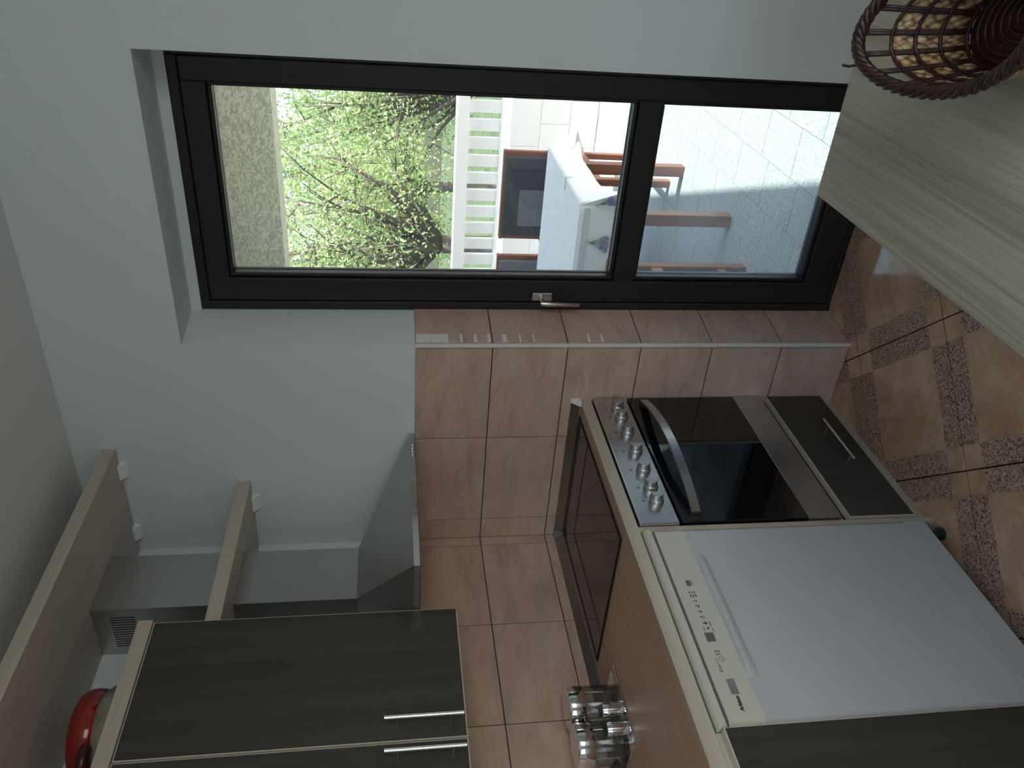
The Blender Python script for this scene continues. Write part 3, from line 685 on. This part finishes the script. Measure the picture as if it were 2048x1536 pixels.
bl = empty('balustrade', (0, 4.1, .655), 'white slatted balustrade on the terrace parapet', 'balustrade')
B('handrail', 'terrace_white', bl, -4.5, 6, 4.02, 4.12, .968, 1.068, bevel=.006)
B('bottom_rail', 'terrace_white', bl, -4.5, 6, 4.04, 4.10, .655, .718)
for k in range(44): 
    x = -3.1+.1405*k; B('pale', 'terrace_white', bl, x, x+.090, 4.05, 4.09, .718, .968)
rf = MB().prism([(-4.5, .3), (3.36, .3), (2.23, 3.2), (-4.5, 3.2)], 'z', 2.70, 2.85).build('terrace_shade_roof', 'rough_render'); tag(rf, 'unseen rendered terrace roof slab, side edge slanted to shape its shadow', kind='structure')  # unseen roof, side edge slanted to set the shadow line on the paving
bm_ = MB().box(-4.5, 2.13, 2.95, 3.2, 2.287, 2.70).build('trim_beam', 'rough_render'); tag(bm_, 'pale beam with rough scratched render above the terrace', kind='structure')

# terrace table with cloth
AX0, AX1, AY0, AY1, AZ = -.55, .893, 1.18, 2.05, .72
at = empty('terrace_table', (.17, 1.6, ZE), 'brown wooden terrace table under the white cloth', 'table')
B('tabletop', 'teak', at, AX0, AX1-.004, AY0+.004, AY1-.004, AZ-.03, AZ-.002)
for x, y in ((.780, 1.222), (.780, 1.953), (AX0+.05, 1.222), (AX0+.05, 1.953)):
    B('leg', 'teak', at, x, x+.058, y, y+.058, ZE, AZ-.03, bevel=.004)
B('apron', 'teak', at, AX0+.1, .80, AY0+.06, AY0+.085, AZ-.11, AZ-.03); B('apron', 'teak', at, AX0+.1, .80, AY1-.085, AY1-.06, AZ-.11, AZ-.03)
tc = empty('tablecloth', (.17, 1.6, AZ), 'white tablecloth with lavender sprigs and hanging corners', 'tablecloth')
B('cloth_top', 'cloth_white', tc, AX0-.004, AX1+.004, AY0-.004, AY1+.004, AZ-.001, AZ+.004, bevel=.002)
def drape(name, P0, P1, out, drop, amp, waves, nx=40, nz=10, phase=0):
    P0 = Vector(P0); P1 = Vector(P1); out = Vector(out); vs = []; fs = []
    for i in range(nx+1):
        f = i/nx; p = P0+(P1-P0)*f
        dr_ = drop(f) if callable(drop) else drop
        for k in range(nz+1):
            g = k/nz; vs.append(p+out*(.003+.006*math.sin(PI/2*min(1, g*4))+amp*g*(.6+.4*math.sin(2*PI*waves*f+phase)))+Vector((0, 0, -dr_*g)))
    for i in range(nx):
        for k in range(nz): fs.append((i*(nz+1)+k, (i+1)*(nz+1)+k, (i+1)*(nz+1)+k+1, i*(nz+1)+k+1))
    o = MB().add(vs, fs).build(name, 'cloth_white', tc, smooth=True)
    m_ = o.modifiers.new('s', 'SOLIDIFY'); m_.thickness = .0015; return o
drape('front_drop', (AX0, AY0-.002, AZ+.002), (AX1, AY0-.002, AZ+.002), (0, -1, 0), .24, .010, 2.5)
drape('side_drop', (AX1+.002, AY0, AZ+.002), (AX1+.002, AY1, AZ+.002), (1, 0, 0), lambda f: .115+.05*abs(2*f-1), .03, 2.2, phase=1)
drape('back_drop', (AX1, AY1+.002, AZ+.002), (AX0, AY1+.002, AZ+.002), (0, 1, 0), .2, .02, 2.5)
def corner(cx, cy, dx, dy, drop):
    c = Vector((cx, cy, AZ+.002)); a = Vector((dx, 0, 0)); b2 = Vector((0, dy, 0)); d = Vector((0, 0, -1))
    tip = c+a*.085+b2*.055+d*drop; p1 = c+b2*.025+d*(drop+.05)-a*.045; p2 = c+a*.035+d*.12-b2*.10
    o = MB().add([c+b2*.004+a*.002, p1, tip, p2], [(0, 1, 2), (0, 2, 3)]).build('corner_fold', 'cloth_white', tc)
    m_ = o.modifiers.new('s', 'SOLIDIFY'); m_.thickness = .0015
corner(AX1, AY0, 1, -1, .19); corner(AX1, AY1, 1, 1, .16)
B('border_band', 'cloth_border', tc, AX0, AX1-.01, AY0-.0150, AY0-.0125, AZ-.044, AZ-.014)
def sprig(c, right, upd, nrm_, s):
    c, right, upd, nrm_ = Vector(c), Vector(right), Vector(upd), Vector(nrm_); rnd = random.Random(3)
    g = MB(); l = MB()
    for k in range(7):
        a = (k-3)*.14; d = upd*math.cos(a)+right*math.sin(a); g.tube([c, c+d*s*.5, c+d*s*(.75+.1*rnd.random())], .0011, 5)
        for i in range(7):
            p = c+d*s*(.62+.07*i)+right*rnd.uniform(-.006, .006); l.lathe(p, [(.0035, -.003), (.005, 0), (.0025, .003)], 6)
    for k in range(4): a = (k-1.5)*.7+PI; d = upd*math.cos(a)+right*math.sin(a); g.tube([c, c+d*s*.25], .0009, 5)
    g.build('sprig_stem_print', 'sprig_green', tc); l.build('lavender_print', 'lavender', tc)
sprig((.72, AY0-.021, AZ-.055), (1, 0, 0), (-.1, 0, -1), (0, -1, 0), .09)
sprig((.30, AY0-.021, AZ-.055), (1, 0, 0), (-.1, 0, -1), (0, -1, 0), .09)
sprig((.906, AY0-.03, AZ-.075), (.6, -.2, .3), (.34, -.22, -.75), (0, -1, 0), .085)
cl = MB().tube([(AX1-.05, 1.52, AZ+.007), (AX1+.014, 1.52, AZ+.007), (AX1+.014, 1.52, AZ-.04), (AX1-.02, 1.52, AZ-.045)], .0022, 8)
clo = cl.build('tablecloth_clip', 'handle_steel'); tag(clo, 'steel wire clip on the edge of the terrace table', 'clip')

# terrace chairs
def chair(name, label, cx, cy, rot, back_mat, cush, patch=False, group='wooden chairs around the terrace table'):
    root = empty(name, (cx, cy, ZE), label, 'chair', group)
    R_ = Matrix.Rotation(rot, 3, 'Z'); org = Vector((cx, cy, ZE))
    def put(mb, n_, mt, par=root, **kw):
        mb.v = [org+R_ @ v for v in mb.v]; return mb.build(n_, mt, par, **kw)
    w, d = .27, .235       # local: front is +Y
    for sx in (-1, 1):
        x = sx*w
        put(MB().box(x-.021, x+.021, d-.045, d, 0, .62), 'leg', 'teak', bevel=.005)
        put(MB().hexa([(x-.018, -d-.05, 0), (x+.018, -d-.05, 0), (x+.018, -d-.01, 0), (x-.018, -d-.01, 0)], [(x-.018, -d-.06, .90), (x+.018, -d-.06, .90), (x+.018, -d-.03, .90), (x-.018, -d-.03, .90)]), 'leg', 'teak', bevel=.004)
        put(MB().box(x-.03, x+.03, -d-.04, d+.02, .62, .645), 'armrest', 'teak', bevel=.008)
        put(MB().box(x-.012, x+.012, -d-.03, d-.02, .10, .14), 'side_stretcher', 'teak', bevel=.002)
        put(MB().box(x-.014, x+.014, -d-.03, d-.02, .40, .45), 'seat_rail', 'teak', bevel=.002)
    put(MB().box(-w+.02, w-.02, d-.04, d-.015, .40, .45), 'seat_rail', 'teak')
    put(MB().box(-w+.02, w-.02, -d-.03, -d-.005, .40, .45), 'seat_rail', 'teak')
    put(MB().box(-w-.018, w+.018, -d-.066, -d-.024, .885, .91), 'top_rail', 'teak', bevel=.004)
    st_ = put(MB().box(-w+.015, w-.015, -d, d-.03, .45, .50), 'seat_pad', cush, bevel=.02, seg=3)
    bp = put(MB().box(-w+.012, w-.012, -d-.045, -d-.005, .47, .895), 'back_pad', back_mat, bevel=.012, seg=3)
    if patch: put(MB().box(-.05, .19, -d-.004, -d-.002, .56, .80), 'woven_panel', 'sling_weave', bp)
    put(MB().tube([(-w+.015, d-.028, .50), (w-.015, d-.028, .50)], .006, 8), 'piping', 'piping_white', st_)
    return root
chair('garden_chair', 'wooden terrace chair with dark padded back behind the table end', .403, 2.375, PI, 'cushion_dark', 'cushion_dark', True)
chair('garden_chair', 'wooden terrace chair with light woven back beside the dark padded chair', -.29, 2.375, PI, 'sling_weave', 'sling_weave')
chair('garden_chair', 'wooden terrace chair with grey seat pad between the door and the table', .407, .765, 0, 'sling_weave', 'cushion_dark')

# ------------------------------------------------------------------ garden
gd = MB().box(-40, 40, 4.25, 70, -3.2, -3.0).build('ground_garden', 'garden_grass'); tag(gd, 'green garden ground below the terrace', kind='structure')
def tree(name, label, base, fork, crown_c, crown_r, nbr, nleaf, lsize, seed):
    rnd = random.Random(seed); root = empty(name, base, label, 'tree', 'garden trees beyond the terrace')
    base = Vector(base); fork = Vector(fork); cc = Vector(crown_c); cr = Vector(crown_r)
    tr_ = MB().tube([base, base.lerp(fork, .5)+Vector((.08, 0, 0)), fork], [.17, .13, .11], 10).build('trunk', 'bark', root, smooth=True)
    tips = []; br = MB()
    for k in range(nbr):
        d = Vector((rnd.gauss(0, 1), rnd.gauss(0, 1), rnd.gauss(.2, .8))).normalized(); tip = cc+Vector((d.x*cr.x, d.y*cr.y, d.z*cr.z))*rnd.uniform(.5, .95)
        mid = fork.lerp(tip, .45)+Vector((rnd.gauss(0, .15), rnd.gauss(0, .15), .15+rnd.gauss(0, .1))); br.tube([fork, mid, tip], [.055, .028, .008], 6)
        tips += [mid.lerp(tip, f) for f in (.3, .6, .85, 1)]
        for q in range(5):
            a = mid.lerp(tip, rnd.uniform(.1, .95)); e = a+Vector((rnd.gauss(0, .35), rnd.gauss(0, .35), rnd.gauss(.05, .3))); br.tube([a, a.lerp(e, .5)+Vector((0, 0, .05)), e], [.012, .008, .004], 5); tips += [a.lerp(e, .5), e]
    br.build('branches', 'bark', root, smooth=True)
    vs, fs = [], []
    for k in range(nleaf):
        c = rnd.choice(tips)+Vector((rnd.gauss(0, .17), rnd.gauss(0, .17), rnd.gauss(0, .15)))
        a = Vector((rnd.gauss(0, 1), rnd.gauss(0, 1), rnd.gauss(0, 1))).normalized(); b2 = a.orthogonal().normalized(); s_ = lsize*rnd.uniform(.6, 1.3)
        i0 = len(vs); vs += [c-a*s_, c+b2*s_*.45, c+a*s_, c-b2*s_*.45]; fs.append((i0, i0+1, i0+2, i0+3))
    o = MB(); o.v = vs; o.f = fs
    lo = Vector(base); me = bpy.data.meshes.new('foliage'); me.from_pydata([tuple(v-lo) for v in vs], [], fs)
    ob = link('foliage', me, 'leaf', root, lo); tag(ob, kind='stuff'); return root
tree('garden_tree', 'green leafy tree with grey forked trunk right behind the balustrade', (-1.9, 7.0, -3), (-1.80, 7.0, .95), (-1.7, 7.0, 2.1), (1.5, 1.1, 1.5), 34, 17000, .025, 1)
tree('garden_tree', 'round leafy tree standing behind the tree with the forked trunk', (-.7, 10.3, -3), (-.7, 10.3, .3), (-.8, 10.3, 2.0), (1.9, 1.2, 2.1), 32, 14000, .034, 2)
tree('garden_tree', 'tall broad tree farthest back in the garden', (-3.6, 14.2, -3), (-3.6, 14.2, .8), (-3.4, 14.2, 2.6), (3.6, 1.5, 3.0), 30, 6000, .065, 3)
